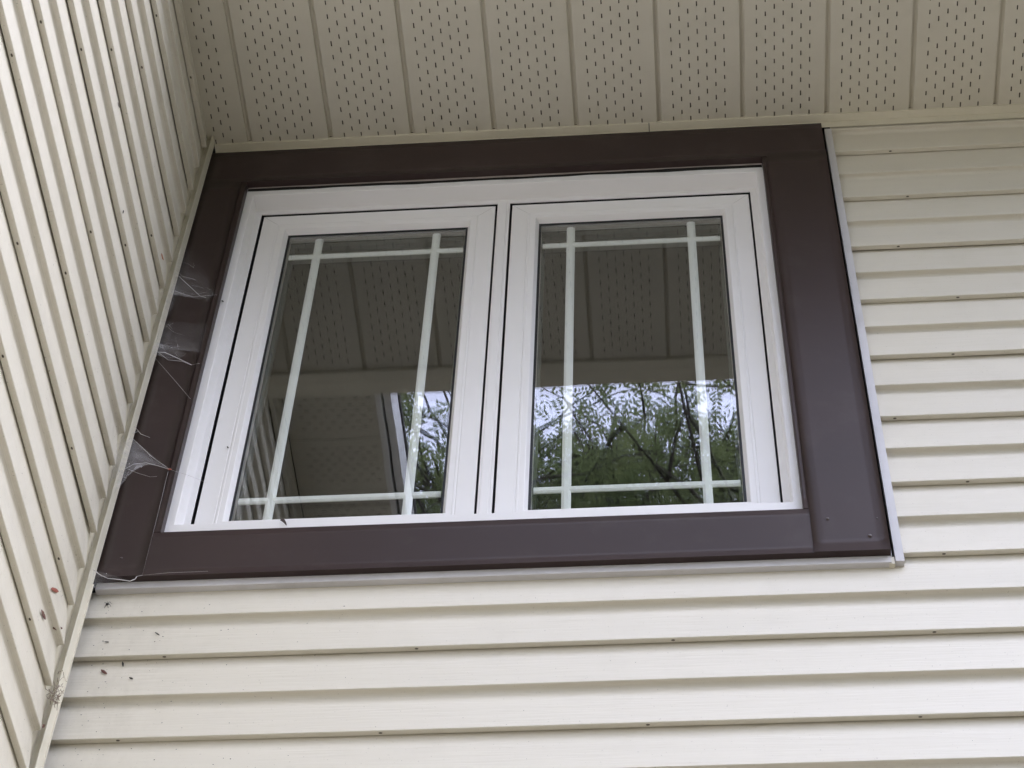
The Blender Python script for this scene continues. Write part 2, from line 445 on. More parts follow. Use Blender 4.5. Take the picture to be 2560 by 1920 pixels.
# corner channel: back plate, lip that hides the siding ends, return to the front wall
mb = MB()
XS = -0.0188
YF = -0.0505
mb.box((XS, YF, GROUND + 0.1), (XS + 0.0016, -0.0215, -1.7105)); mb.box((XS + 0.0016, -0.0231, GROUND + 0.1), (XS + 0.0040, -0.0215, -1.7105))
mb.build('corner_channel', M_TRIM, side)
mb = MB()
mb.box((XS, YF, -1.7085), (XS + 0.0016, -0.0215, H - 0.012))
mb.box((XS + 0.0016, -0.0231, -1.7085), (XS + 0.0040, -0.0215, -1.4560))
ids = [mb.vert(p) for p in ((XS, YF, H - 0.012), (XS, -0.022, H - 0.012), (XS + 0.001, YF + 0.008, H + 0.0195), (XS + 0.0016, YF, H - 0.012), (XS + 0.0016, -0.022, H - 0.012), (XS + 0.0026, YF + 0.008, H + 0.0195))]
mb.face((ids[0], ids[1], ids[2])); mb.face((ids[3], ids[5], ids[4])); mb.face((ids[0], ids[2], ids[5], ids[3])); mb.face((ids[1], ids[4], ids[5], ids[2]))
mb.build('corner_channel', M_TRIM, side)
mb = MB()
mb.box((XW - 0.0160, -0.0340, GROUND + 0.1), (XS, -0.0325, H)); mb.box((XW - 0.0163, -0.0800, GROUND + 0.1), (XW - 0.0150, -0.0341, H))
mb.build('channel_back', M_TRIM, side)

# ------------------------------------------------------------------ eave
eave = root('eave', 'perforated cream soffit of the roof overhang above the window', 'roof overhang')
GW = 0.2027; GX0 = 0.0659
YS0, YS1 = -0.0215, -0.565
PITCH = 0.0363
def soffit_mesh(seed):
    rv = random.Random(seed)
    """one 8 inch soffit section: groove at the left, then a flat field with seven staggered columns of slots"""
    mb = MB()
    gx = 0.0125
    # groove (v shaped with a dark joint)
    prof = [(0.0, 0.0), (0.0012, 0.0095), (0.0045, 0.0105), (0.0075, 0.0085), (gx, 0.0)]
    rows = [[mb.vert((x, y, z)) for x, z in prof] for y in (YS1, YS0)]
    for i in range(len(prof) - 1): mb.face((rows[0][i], rows[0][i+1], rows[1][i+1], rows[1][i]))
    hw, hl = 0.00135, 0.0062
    xs = [0.0403 + 0.02095*i for i in range(7)]
    prev = gx
    D = 0.004
    for c, x in enumerate(xs):
        a, b = x - hw, x + hw
        mb.face([mb.vert(p) for p in ((prev, YS1, 0), (a, YS1, 0), (a, YS0, 0), (prev, YS0, 0))])
        y = -0.0289 - (PITCH/2 if c % 2 else 0.0)
        edge = YS0
        while y - hl > YS1 + 0.012:
            if rv.random() < 0.012: y -= PITCH; continue      # a clogged slot
            hl = 0.0062*rv.uniform(0.86, 1.08)
            t, bt = min(y + hl, YS0 - 0.0005), y - hl
            mb.face([mb.vert(p) for p in ((a, t, 0), (b, t, 0), (b, edge, 0), (a, edge, 0))])
            # cavity: one side of the cut is pressed down like a louvre
            q = [mb.vert(p) for p in ((a, t, 0), (b, t, 0), (b, bt, 0), (a, bt, 0), (a, t, D), (b, t, D), (b, bt, D), (a, bt, D))]
            for f in ((0, 1, 5, 4), (1, 2, 6, 5), (2, 3, 7, 6), (3, 0, 4, 7), (4, 5, 6, 7)): mb.face([q[k] for k in f], 1)
            l = [mb.vert(p) for p in ((b, t, 0), (b, bt, 0), (b + 0.0002, (t+bt)/2, -0.0011))]
            mb.face(l)
            edge = bt; y -= PITCH
        mb.face([mb.vert(p) for p in ((a, YS1, 0), (b, YS1, 0), (b, edge, 0), (a, edge, 0))])
        prev = b
    mb.face([mb.vert(p) for p in ((prev, YS1, 0), (GW, YS1, 0), (GW, YS0, 0), (prev, YS0, 0))])
    return mb
bases = [soffit_mesh(q).build('soffit_panel', [M_SOFFIT, M_HOLE], eave) for q in range(5)]
nseg = int((XR - GX0) / GW)
for i in range(-1, nseg):
    if i + 1 < 5: o = bases[i + 1]
    else: o = bases[(i*3 + 1) % 5].copy(); COL.objects.link(o)
    o.parent = eave
    o.location = (GX0 + GW*i, 0, H + random.uniform(-0.0007, 0.0007))
    o.rotation_euler = (random.uniform(-0.0012, 0.0012), random.uniform(-0.003, 0.003), 0)
# trim along the wall, two lengths meeting over the window
for a, b, dz in ((XS + 0.0017, 1.0585, 0.0), (1.0602, XR, 0.0006)):
    mb = MB()
    mb.box((a, -0.0225, H - 0.0052 + dz), (b, -0.0005, H - 0.0037 + dz))
    mb.box((a, -0.0225, H - 0.0037 + dz), (b, -0.0212, H + 0.006 + dz))
    mb.box((a, -0.0018, H - 0.0300 + dz), (b, -0.0005, H - 0.0052 + dz))
    mb.build('soffit_channel', M_TRIM, eave)
mb = MB(); mb.box((XW - 0.02, YS1, H + 0.016), (XR, 0.02, H + 0.03)); mb.build('soffit_backing', M_DARK, eave)
mb = MB()
mb.box((XW - 0.001, -0.592, H - 0.012), (XR, -0.565, H + 0.15))
mb.build('fascia', M_TRIM, eave)
mb = MB()
pr = [(-0.594, H + 0.15), (-0.594, H + 0.012), (-0.602, H + 0.004), (-0.655, H + 0.004), (-0.672, H + 0.03), (-0.690, H + 0.10), (-0.702, H + 0.115), (-0.702, H + 0.13)]
mb.extrude(pr, 'x', XW + 0.001, XR, cap=False)
mb.build('gutter', M_TRIM, eave)
mb = MB()
ids = [mb.vert(p) for p in ((XW, -0.70, H+0.155), (XR, -0.70, H+0.155), (XR, 4.2, H+2.3), (XW, 4.2, H+2.3), (XW, -0.70, H+0.175), (XR, -0.70, H+0.175), (XR, 4.2, H+2.32), (XW, 4.2, H+2.32))]
for f in ((0,3,2,1),(4,5,6,7),(0,1,5,4),(1,2,6,5),(2,3,7,6),(3,0,4,7)): mb.face([ids[k] for k in f])
mb.build('roof_slope', M_SHINGLE, eave)

# upper overhang over the side wall, seen only mirrored in the left pane
up = root('upper_eave', 'higher overhang above the side wall, mirrored in the left sash', 'roof overhang')
mb = MB()
y = YFAR
while y < -0.03:
    y2 = min(y + 0.2, -0.02)
    mb.box((XW, y + 0.0015, ZTOPL), (0.245, y2 - 0.0015, ZTOPL + 0.004))
    yy = y + 0.04
    while yy < y2 - 0.03:
        for q in range(6):
            xx = 0.02 + q*0.036 + (0.018 if int(round(yy/0.021)) % 2 else 0)
            mb.box((xx, yy - 0.0014, ZTOPL - 0.0004), (xx + 0.013, yy + 0.0014, ZTOPL + 0.0002), 1)
        yy += 0.021
    y += 0.2
mb.box((XW, YFAR, ZTOPL + 0.006), (0.25, -0.02, ZTOPL + 0.02), 1)
mb.build('soffit_panel', [M_SOFFIT, M_HOLE], up)
mb = MB(); mb.box((0.246, YFAR, ZTOPL - 0.014), (0.262, 0.3, ZTOPL + 0.16)); mb.box((0.268, YFAR, ZTOPL + 0.004), (0.290, 0.3, ZTOPL + 0.13))
mb.build('fascia', M_PVC, up)
mb = MB(); mb.box((-4.0, YFAR - 0.1, ZTOPL + 0.165), (0.29, 4.0, ZTOPL + 0.19)); mb.build('roof_slope', M_SHINGLE, up)

# ------------------------------------------------------------------ window
win = root('window', 'white twin casement window with prairie grilles in a wide brown metal casing', 'window')
win.location = (-0.0065, 0.016, Z0 + 0.0264); win.scale = (1.006, 1, 1.006)
BX0, BX1, BZ0, BZ1 = -0.0105, 1.4718, -1.4505, 0.074
IX0, IX1, IZ0, IZ1 = 0.0935, 1.3222, -1.3276, -0.1003
YB = -0.036       # local depth of the casing face
ZIT = -0.0660     # lower face of the head board at its front edge
def board(pts_front, y_front, th, name='casing_board', bulge=0.0004, seed=1, nx=14, nz=14, mi=0):
    """sheet metal board: gently buckled face grid with returns. pts: x0,x1,z0,z1"""
    x0, x1, z0, z1 = pts_front
    mb = MB(); r = random.Random(seed); ph = [r.uniform(0, 6.28) for _ in range(4)]
    g = []
    for i in range(nx + 1):
        row = []
        for k in range(nz + 1):
            u, w_ = i/nx, k/nz
            x = x0 + (x1-x0)*u; z = z0 + (z1-z0)*w_
            e = (4*u*(1-u))**1.4 * (4*w_*(1-w_))**1.4
            dy = -bulge * e * (0.5 + 0.5*math.sin(6*x + ph[0]) * math.cos(5*z + ph[1]) + 0.4*math.sin(17*x + 13*z + ph[2]))
            row.append(mb.vert((x, y_front + dy, z)))
        g.append(row)
    for i in range(nx):
        for k in range(nz): mb.face((g[i][k], g[i+1][k], g[i+1][k+1], g[i][k+1]), mi, True)
    yb = y_front + th
    def edge(ids):
        back = [mb.vert((mb.v[a][0], yb, mb.v[a][2])) for a in ids]
        for a in range(len(ids)-1): mb.face((ids[a], ids[a+1], back[a+1], back[a]), mi)
    edge([g[i][0] for i in range(nx+1)]); edge([g[i][nz] for i in range(nx+1)])
    edge(g[0]); edge(g[nx])
    return mb.build(name, M_BROWN, win)
# bottom board, left and right boards lap over it, head board between them
board((BX0 + 0.05, 1.3324 + 0.04, BZ0, IZ0), YB + 0.0016, 0.0175, seed=1, nx=40, nz=6)
board((BX0, 0.0787, BZ0 + 0.0005, ZIT), YB, 0.034, seed=2, nx=4, nz=40)
board((IX1 + 0.0100, BX1, BZ0 + 0.0005, ZIT), YB, 0.034, seed=3, nx=6, nz=40)
board((BX0, BX1, ZIT + 0.0002, BZ1), YB, 0.0185, seed=4, nx=40, nz=6)
# narrow folded returns beside the frame
board((0.0790, IX0, IZ0 + 0.0005, ZIT - 0.0005), YB + 0.0009, 0.020, name='casing_return', bulge=0.0002, seed=5, nx=2, nz=30)
board((IX1, IX1 + 0.0095, IZ0 + 0.0005, ZIT - 0.0005), YB + 0.0009, 0.020, name='casing_return', bulge=0.0002, seed=6, nx=2, nz=30)
for x, z, r in ((1.3641, -1.3609, 0.0036), (1.4372, -1.4124, 0.0042), (1.4555, -1.3640, 0.0018), (0.0300, -1.4000, 0.0028)):
    mb = MB(); c = mb.vert((x, YB - r*0.75, z)); ring = []
    for q in range(3):
        rr = r * (0.5, 0.85, 1.0)[q]; yy = YB - r * (0.65, 0.4, 0.0)[q]
        ring.append([mb.vert((x + rr*math.cos(a), yy - (0 if q < 2 else -0.001), z + rr*math.sin(a))) for a in [2*math.pi*t/12 for t in range(12)]])
    for t in range(12): mb.face((c, ring[0][t], ring[0][(t+1) % 12]), 0, True)
    for q in range(2):
        for t in range(12): mb.face((ring[q][t], ring[q+1][t], ring[q+1][(t+1) % 12], ring[q][(t+1) % 12]), 0, True)
    mb.build('screw', M_SCREW, win)
# grey receiving channels on the siding, right and below
mb = MB()
mb.box((1.4792, -0.0205, -1.4656), (1.4955, -0.0190, 0.0720)); mb.box((1.4942, -0.0189, -1.4656), (1.4955, 0.0130, 0.0720))
mb.box((1.4792, -0.0188, -1.4655), (1.4941, 0.0130, -1.4640)); mb.box((1.4735, -0.0150, -1.4600), (1.4748, 0.0130, 0.0720)); mb.box((1.4792, -0.0189, -1.4600), (1.4804, -0.0040, 0.0720))
mb.build('trim_channel', M_JCH, win)
mb = MB()
mb.box((-0.0106, -0.0205, -1.4680), (1.4715, -0.0190, -1.4508))
mb.box((-0.0106, -0.0189, -1.4680), (1.4715, -0.0040, -1.4667))
mb.build('trim_channel', M_JCH, win)
mb = MB()
mb.box((1.4680, -0.0175, -1.4695), (1.4782, -0.0040, -1.4512)); mb.build('trim_channel', M_TRIM, win)

# white outer frame
FR = (0.1108, 1.3060, -1.2850, -0.0998)
mb = MB()
prof = [(-0.034, -0.0145), (-0.034, -0.016), (-0.0012, -0.016), (0.0, -0.0150), (0.0012, 0.0268), (0.0024, 0.0280), (0.0148, 0.0280), (0.0155, 0.0287), (0.0155, 0.0310)]
mb.ring(FR, prof)
mb.ring(FR, [(0.0155, 0.0310), (0.0155, 0.056)], 1)  # inner lip side coloured black to darken the gap
mb.build('window_frame', [M_PVC, M_GASKET_GAP], win)
mb = MB(); mb.ring(FR, [(0.0150, 0.050), (0.024, 0.050)]); mb.box((0.684, 0.050, -1.27), (0.733, 0.052, -0.115))  # black backing added so the gaps round the sashes look dark
mb.build('gap_shade_backing', M_GASKET_GAP, win)
# mullion
mb = MB()
mb.box((0.6942, 0.0315, -1.2848), (0.7234, 0.054, -0.1145), 1)  # mullion core coloured black as shade in the gaps beside it
mp_ = [(0.6940, 0.0320), (0.6940, 0.0285), (0.6948, 0.0278), (0.6985, 0.0278), (0.6995, 0.0262), (0.7155, 0.0262), (0.7165, 0.0285), (0.7185, 0.0285), (0.7192, 0.0275), (0.7228, 0.0275), (0.7236, 0.0285), (0.7236, 0.0320)]
rws = [[mb.vert((x, y, z)) for x, y in mp_] for z in (-1.2848, -0.1145)]
for i in range(len(mp_)-1): mb.face((rws[0][i], rws[0][i+1], rws[1][i+1], rws[1][i]))
t = [mb.vert((x, y, -0.1085)) for x, y in ((0.6995, 0.0285), (0.7155, 0.0285))]
mb.face((rws[1][4], rws[1][5], t[1], t[0]))
mb.build('mullion', [M_PVC, M_GASKET_GAP], win)
# wavy bead of old sealant and its gap along the head
mb = MB()
up_, lo_ = [], []
nS = 90
for i in range(nS + 1):
    x = IX0 + 0.001 + (IX1 - IX0 - 0.002) * i / nS
    u = i/nS
    wv = 0.0016*math.sin(9*u + 0.5) + 0.0009*math.sin(31*u) + 0.0006*math.sin(77*u + 1)
    up_.append(mb.vert((x, YB + 0.0180, -0.0655)))
    lo_.append(mb.vert((x, -0.0190, -0.0735 - 0.0010*abs(math.sin(3.5*u)) + wv*0.6)))
for i in range(nS): mb.face((up_[i], up_[i+1], lo_[i+1], lo_[i]))
mb.build('sealant_bead', M_SEALANT, win)
mb = MB()
a_, b_ = [], []
for i in range(nS + 1):
    x = IX0 + 0.001 + (IX1 - IX0 - 0.002) * i / nS
    u = i/nS
    a_.append(mb.vert((x, -0.0168, -0.0650)))
    b_.append(mb.vert((x, -0.0168, -0.0810 + 0.0010*math.sin(12*u) + 0.0010*math.sin(27*u + 2) - 0.0006*math.sin(63*u))))
for i in range(nS): mb.face((a_[i], a_[i+1], b_[i+1], b_[i]))
mb.build('sealant_gap', M_DARK, win)

def make_sash(x0, x1):
    z0, z1 = -1.2835, -0.1218
    mb = MB()
    mb.ring((x0, x1, z0, z1), [(0.0, 0.052), (0.0, 0.0335)], 1)  # shade of the gap coloured onto the sash sides
    pf = [(0.0, 0.0335), (0.0, 0.0322), (0.0012, 0.031), (0.0375, 0.031), (0.0385, 0.0322), (0.0405, 0.0322), (0.0415, 0.0305), (0.0445, 0.0305),
          (0.0452, 0.0312), (0.0560, 0.0312), (0.0575, 0.0320), (0.0632, 0.0440), (0.0640, 0.0452), (0.0640, 0.0900)]
    mb.ring((x0, x1, z0, z1), pf)
    for cx, cz, sx, sz_ in ((x0, z0, 1, 1), (x1, z0, -1, 1), (x0, z1, 1, -1), (x1, z1, -1, -1)):      # weld seams at the mitres
        q = [(0.0010, 0.0016), (0.0016, 0.0010), (0.0375, 0.0369), (0.0369, 0.0375)]
        mb.face([mb.vert((cx + sx*a, 0.03085, cz + sz_*b)) for a, b in (q if sx*sz_ > 0 else q[::-1])], 2)
    s = mb.build('sash', [M_PVC, M_GASKET_GAP, M_SEAM], win)
    def sub(name, mat, fn):
        m_ = MB(); fn(m_); return m_.build(name, mat, s)
    gx0, gx1, gz0, gz1 = x0 + 0.0640, x1 - 0.0640, z0 + 0.0640, z1 - 0.0640
    R = (gx0, gx1, gz0, gz1)
    sub('gasket', M_GASKET_GAP, lambda m: m.ring(R, [(0.0, 0.0458), (0.0048, 0.0458), (0.0048, 0.0482)]))
    sub('spacer', M_SPACER, lambda m: m.ring(R, [(0.0055, 0.0520), (0.0060, 0.0530), (0.0060, 0.0620), (0.0045, 0.0625)]))
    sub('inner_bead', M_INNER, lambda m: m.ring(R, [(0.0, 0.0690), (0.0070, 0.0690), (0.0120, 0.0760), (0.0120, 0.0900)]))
    e = 0.0005
    sub('glass_pane', M_GLASS, lambda m: m.box((gx0 + e, 0.0470, gz0 + e), (gx1 - e, 0.0505, gz1 - e)))
    sub('glass_pane', M_GLASS_IN, lambda m: m.box((gx0 + e, 0.0640, gz0 + e), (gx1 - e, 0.0675, gz1 - e)))
    off = 0.0745
    hw = 0.0096; yb = 0.0555
    for xc in (gx0 + off, gx1 - off):
        def f(m, xc=xc):
            pr = [(-hw, yb + .003), (-hw, yb), (-hw*0.45, yb - 0.0028), (hw*0.45, yb - 0.0028), (hw, yb), (hw, yb + .003), (hw*.45, yb + .0055), (-hw*.45, yb + .0055)]
            rr = [[m.vert((xc + a, b, z)) for a, b in pr] for z in (gz0 + 0.009, gz1 - 0.009)]
            for i in range(8): m.face((rr[0][i], rr[0][(i+1) % 8], rr[1][(i+1) % 8], rr[1][i]))
        sub('muntin_bar', M_MUNTIN, f)
    for zc_ in (gz1 - 0.0790, gz0 + 0.0800):
        def f(m, zc_=zc_):
            k = 0.94; h = hw*k
            pr = [(yb + .0028, -h), (yb + .0003, -h), (yb - 0.0024, -h*.45), (yb - 0.0024, h*.45), (yb + .0003, h), (yb + .0028, h), (yb + .0050, h*.45), (yb + .0050, -h*.45)]
            rr = [[m.vert((x, a, zc_ + b)) for a, b in pr] for x in (gx0 + 0.009, gx1 - 0.009)]
            for i in range(8): m.face((rr[0][i], rr[0][(i+1) % 8], rr[1][(i+1) % 8], rr[1][i]))
        sub('muntin_bar', M_MUNTIN, f)
    return s
make_sash(0.1326, 0.6888)
make_sash(0.7288, 1.2862)

# a blind drawn right up behind the panes
bl = root('raised_blind', 'pale blind drawn up behind the top of both panes', 'blind')
for i in range(7):
    z = -0.128 + 0.0125*i
    mb = MB(); mb.extrude([(0.130, z), (0.136, z + 0.0035), (0.144, z + 0.0045), (0.152, z + 0.002), (0.152, z + 0.001), (0.144, z + 0.0033), (0.136, z + 0.0023), (0.130, z - 0.001)], 'x', 0.10, 1.31)
    mb.build('slat', M_BLIND, bl)
mb = MB(); mb.box((0.10, 0.128, -0.146), (1.31, 0.155, -0.134)); mb.build('bottom_rail', M_BLIND, bl)

# ------------------------------------------------------------------ tree in the front yard (mirrored in the panes)
tree = bpy.data.objects.new('ash_tree', None); COL.objects.link(tree); tree.location = (2.6, -6.6, 0)
tag(tree, 'green pinnate leaved tree mirrored in the lower halves of the panes', 'tree')
TB = Vector((2.6, -6.6, 0))
def branch_pts(a, b, sag, seed, n=9):
    r = random.Random(seed); pts = []
    for i in range(n + 1):
        t = i/n; p = a.lerp(b, t); p.z += sag*math.sin(math.pi*t)
        if 0 < i: p += Vector((r.uniform(-1, 1), r.uniform(-1, 1), r.uniform(-1, 1))) * 0.06 * (b-a).length * 0.5 * math.sin(math.pi*min(t, .8))
        pts.append(p)
    return pts
mt = MB()
trunk = [Vector((0, 0, 0)), Vector((0.03, 0.05, 1.5)), Vector((-0.08, 0.1, 3.0)), Vector((-0.05, 0.25, 4.6)), Vector((-0.2, 0.3, 6.5)), Vector((-0.25, 0.5, 8.5)), Vector((-0.3, 0.5, 11.5)), Vector((-0.3, 0.6, 13.5))]
mt.tube(trunk, [0.24, 0.2, 0.18, 0.16, 0.13, 0.10, 0.06, 0.015], n=10)
mt.build('trunk', M_BARK, tree)
tips = []
ml = MB()
rb = random.Random(5)
limbs = []
targets = []
for i in range(6):
    a = rb.uniform(0, 6.28); z = rb.uniform(8.0, 13.5); rad = 3.6 * math.sqrt(max(0.1, 1 - ((z - 10.2)/4.2)**2)) * rb.uniform(0.65, 1.0)
    targets.append(Vector((math.cos(a)*rad - 0.4, math.sin(a)*rad + 0.6, z)))
for p in ((-1.7, 2.2, 7.6), (-2.3, 2.9, 8.2), (-1.2, 3.1, 7.7), (-2.8, 1.6, 7.9), (-0.4, 3.0, 8.4), (-1.9, 3.4, 9.2), (-2.9, 2.7, 9.4), (-1.2, 2.6, 9.9), (-3.2, 1.4, 10.0), (-1.6, 1.4, 8.8), (-2.4, 0.9, 9.3), (-3.6, 2.2, 8.6)):
    targets.append(Vector(p))
for i in range(84):
    h_ = rb.uniform(2.2, 6.3); targets.append(Vector((-1.5 + 3.5*((i*0.618) % 1) - 2.6, -(0.05 + rb.random()*1.6) - h_/1.22 + 6.6, h_ + Z0)))
for i, tg in enumerate(targets):
    zs_ = max(4.2, tg.z - rb.uniform(2.0, 3.6)); tt = zs_
    k = max(j for j in range(len(trunk)) if trunk[j].z <= tt); k = min(k, len(trunk)-2)
    st = trunk[k].lerp(trunk[k+1], (tt - trunk[k].z) / (trunk[k+1].z - trunk[k].z))
    pts = branch_pts(st, tg, 0.25, i)
    ml.tube(pts, [0.034*(1 - 0.85*j/(len(pts)-1)) for j in range(len(pts))], n=5)
    limbs.append(pts)
    for q in range(14):
        t = rb.uniform(0.3, 1.0); ii = min(int(t*(len(pts)-1)), len(pts)-2); b = pts[ii].lerp(pts[ii+1], t*(len(pts)-1) - ii)
        d = Vector((rb.uniform(-1, 1), rb.uniform(-1, 1), rb.uniform(-0.5, 0.8))).normalized() * rb.uniform(0.35, 1.0)
        e = b + d
        tp = branch_pts(b, e, 0.05, i*31 + q, 5)
        ml.tube(tp, [0.012*(1 - 0.75*j/5) for j in range(6)], n=3)
        tips.append(tp)
ml.build('limbs', M_BARK, tree)
# compound leaves: a rachis with paired narrow leaflets, vectorised
V, F = [], []
cnt = 0
def leaflets():
    global cnt
    for tp in tips:
        for _ in range(11):
            t = rng.uniform(0.15, 1.0); ii = min(int(t*5), 4); fr = t*5 - ii
            p = np.array(tp[ii].lerp(tp[ii+1], fr))
            d = rng.normal(size=3); d[2] = d[2]*0.5 - 0.25; d /= np.linalg.norm(d)
            upv = rng.normal(size=3)*0.35 + np.array([0, 0, 1.0]); sd_ = np.cross(d, upv); sd_ /= np.linalg.norm(sd_); nn = np.cross(sd_, d)
            L_ = rng.uniform(0.14, 0.24); npair = int(rng.integers(5, 8))
            for k in range(npair):
                c = p + d*L_*(0.2 + 0.8*k/npair) - np.array([0, 0, 1])*0.05*(k/npair)**2
                for sg in (-1, 1):
                    dr = sd_*sg*0.85 + d*0.5 - nn*rng.uniform(0.0, 0.5); dr /= np.linalg.norm(dr)
                    ll = rng.uniform(0.032, 0.052)*(1.05 - 0.3*abs(k/npair - 0.45)); ww = ll*0.19
                    sv = np.cross(dr, nn); sv /= (np.linalg.norm(sv) + 1e-9)
                    V.extend((c, c + dr*ll*0.45 + sv*ww, c + dr*ll, c + dr*ll*0.45 - sv*ww)); F.append((cnt, cnt+1, cnt+2, cnt+3)); cnt += 4
            c = p + d*L_; V.extend((c, c + d*0.022 + sd_*0.008, c + d*0.05, c + d*0.022 - sd_*0.008)); F.append((cnt, cnt+1, cnt+2, cnt+3)); cnt += 4
leaflets()
me = bpy.data.meshes.new('crown'); me.from_pydata(V, [], F); me.materials.append(M_LEAF); me.update()
crown = bpy.data.objects.new('crown', me); COL.objects.link(crown); crown.parent = tree; crown['kind'] = 'stuff'

# unseen ring of leaf cards added behind the viewer to block low skylight
nb = 9000
ang = rng.uniform(math.radians(185), math.radians(385), nb); rad = rng.uniform(14, 19, nb)
hgt = 15.5 * (0.75 + 0.25*np.sin(ang*7) * np.cos(ang*3 + 1)); zz = rng.uniform(0.02, 1, nb)**0.8 * hgt
ctr = np.stack([np.cos(ang)*rad + 1, np.sin(ang)*rad - 1, zz], 1)
a1 = rng.normal(size=(nb, 3)); a1 /= np.linalg.norm(a1, axis=1)[:, None]; a2 = np.cross(a1, rng.normal(size=(nb, 3))); a2 /= np.linalg.norm(a2, axis=1)[:, None]
sz = rng.uniform(0.25, 0.6, nb)[:, None]
vv = np.stack([ctr - a1*sz, ctr + a2*sz*0.5, ctr + a1*sz, ctr - a2*sz*0.5], 1).reshape(-1, 3)
me = bpy.data.meshes.new('added_leaf_screen'); me.from_pydata(vv.tolist(), [], np.arange(nb*4).reshape(-1, 4).tolist()); me.materials.append(M_LEAF)
fw = bpy.data.objects.new('added_leaf_screen', me); COL.objects.link(fw)
tag(fw, 'unseen ring of green foliage added behind the viewer to block skylight', 'woods', kind='stuff')

# ------------------------------------------------------------------ cobwebs
def sheet(mb, pts, silk, n):
    pass

def web(name, label, sheets, threads, group='cobwebs in the corner by the window'):
    """sheets: list of (4 corners, n, sag, edge weights); threads: list of polylines"""
    V_, F_, A_ = [], [], []
    for (c, n_, sag, wts) in sheets:
        c = [Vector(p) for p in c]; b0 = len(V_)
        for i in range(n_ + 1):
            for j in range(n_ + 1):
                u, v = i/n_, j/n_
                p = c[0]*(1-u)*(1-v) + c[1]*u*(1-v) + c[2]*u*v + c[3]*(1-u)*v
                p = p + Vector(sag) * (4*u*(1-u)) * v
                V_.append(p); A_.append(wts[0]*(1-u)*(1-v) + wts[1]*u*(1-v) + wts[2]*u*v + wts[3]*(1-u)*v)
        for i in range(n_):
            for j in range(n_):
                a = b0 + i*(n_+1) + j; F_.append((a, a + n_ + 1, a + n_ + 2, a + 1))
    me = bpy.data.meshes.new(name); me.from_pydata(V_, [], F_); me.materials.append(M_WEB)
    extra = []
    for (c, n_, sag, wts) in sheets:
        c = [Vector(p) for p in c]
        def pt(u, v): return c[0]*(1-u)*(1-v) + c[1]*u*(1-v) + c[2]*u*v + c[3]*(1-u)*v + Vector(sag) * (4*u*(1-u)) * v
        for _ in range(11):
            u, v = random.random(), random.random()
            if wts[0]*(1-u)*(1-v) + wts[1]*u*(1-v) + wts[2]*u*v + wts[3]*(1-u)*v < random.random()*0.9: continue
            u2, v2 = min(1, max(0, u + random.gauss(0, .3))), min(1, max(0, v + random.gauss(0, .3)))
            a, b = pt(u, v), pt(u2, v2); m = (a+b)/2 + Vector((random.gauss(0, .0015), random.gauss(0, .002), -abs(random.gauss(0, .1))*(b-a).length))
            extra.append(([a, a.lerp(m, .5) + Vector((0, 0, -.02*(b-a).length)), m, m.lerp(b, .5) + Vector((0, 0, -.02*(b-a).length)), b], 0.00011))
            if random.random() < .25: extra.append(([m, m + Vector((.0008, 0, -.0009)), m + Vector((.0014, 0, -.0003))], 0.0006))
    threads = threads + extra
    at = me.attributes.new('silk', 'FLOAT', 'POINT'); at.data.foreach_set('value', A_)
    o = bpy.data.objects.new(name, me); COL.objects.link(o); o.location = (0, 0, Z0)
    tag(o, label, 'cobweb', group)
    if threads:
        mb = MB()
        for pts, r in threads: mb.tube(pts, [r*0.75*(0.6 + 0.8*random.random()) for _ in pts], n=3)
        th = mb.build('silk_threads', M_THREAD, o); th['kind'] = 'stuff'
    return o

def hit(x, y, yp=None, xp=None):
    """point on a vertical plane found by the measured sight line of the photograph (used once, to place the cobwebs)"""
    d = FWD*5276.18567 + RIGHT*(x - 1280) - UP*(y - 960); c = Vector((CAM_POS.x, CAM_POS.y, CAM_POS.z - Z0))
    t = (yp - c.y)/d.y if yp is not None else (xp - c.x)/d.x
    return c + d*t
P = lambda x, y, yp=-0.045: hit(x, y, yp)
YBW = YB + 0.016   # casing face in wall coordinates
YW = YBW - 0.003
web('cobweb', 'topmost cobweb sheet spread over the left casing board beside the frame',
    [((P(425, 735, -0.07), P(440, 690, -0.06), P(545, 735, YW), P(520, 752, YW)), 14, (0, 0, 0.01), (1.0, 0.7, 0.35, 0.9)),
     ((P(440, 600, -0.05), P(445, 690, -0.06), P(535, 738, YW), P(500, 640, YW)), 14, (0, 0, 0.0), (0.1, 0.55, 0.35, 0.05)),
     ((P(400, 800, -0.09), P(428, 715, -0.07), P(450, 720, -0.05), P(425, 790, -0.06)), 10, (0, 0, 0), (0.2, 1.0, 0.5, 0.2))],
    [([P(436, 680, -0.07), P(470, 712, -0.055), P(500, 740, YW), P(515, 744, YW)], 0.00045), ([P(430, 725, -0.07), P(480, 742, -0.05), P(543, 737, YW)], 0.0003),
     ([P(438, 672, -0.07), P(455, 690, -0.06), P(490, 700, -0.05)], 0.0003)])
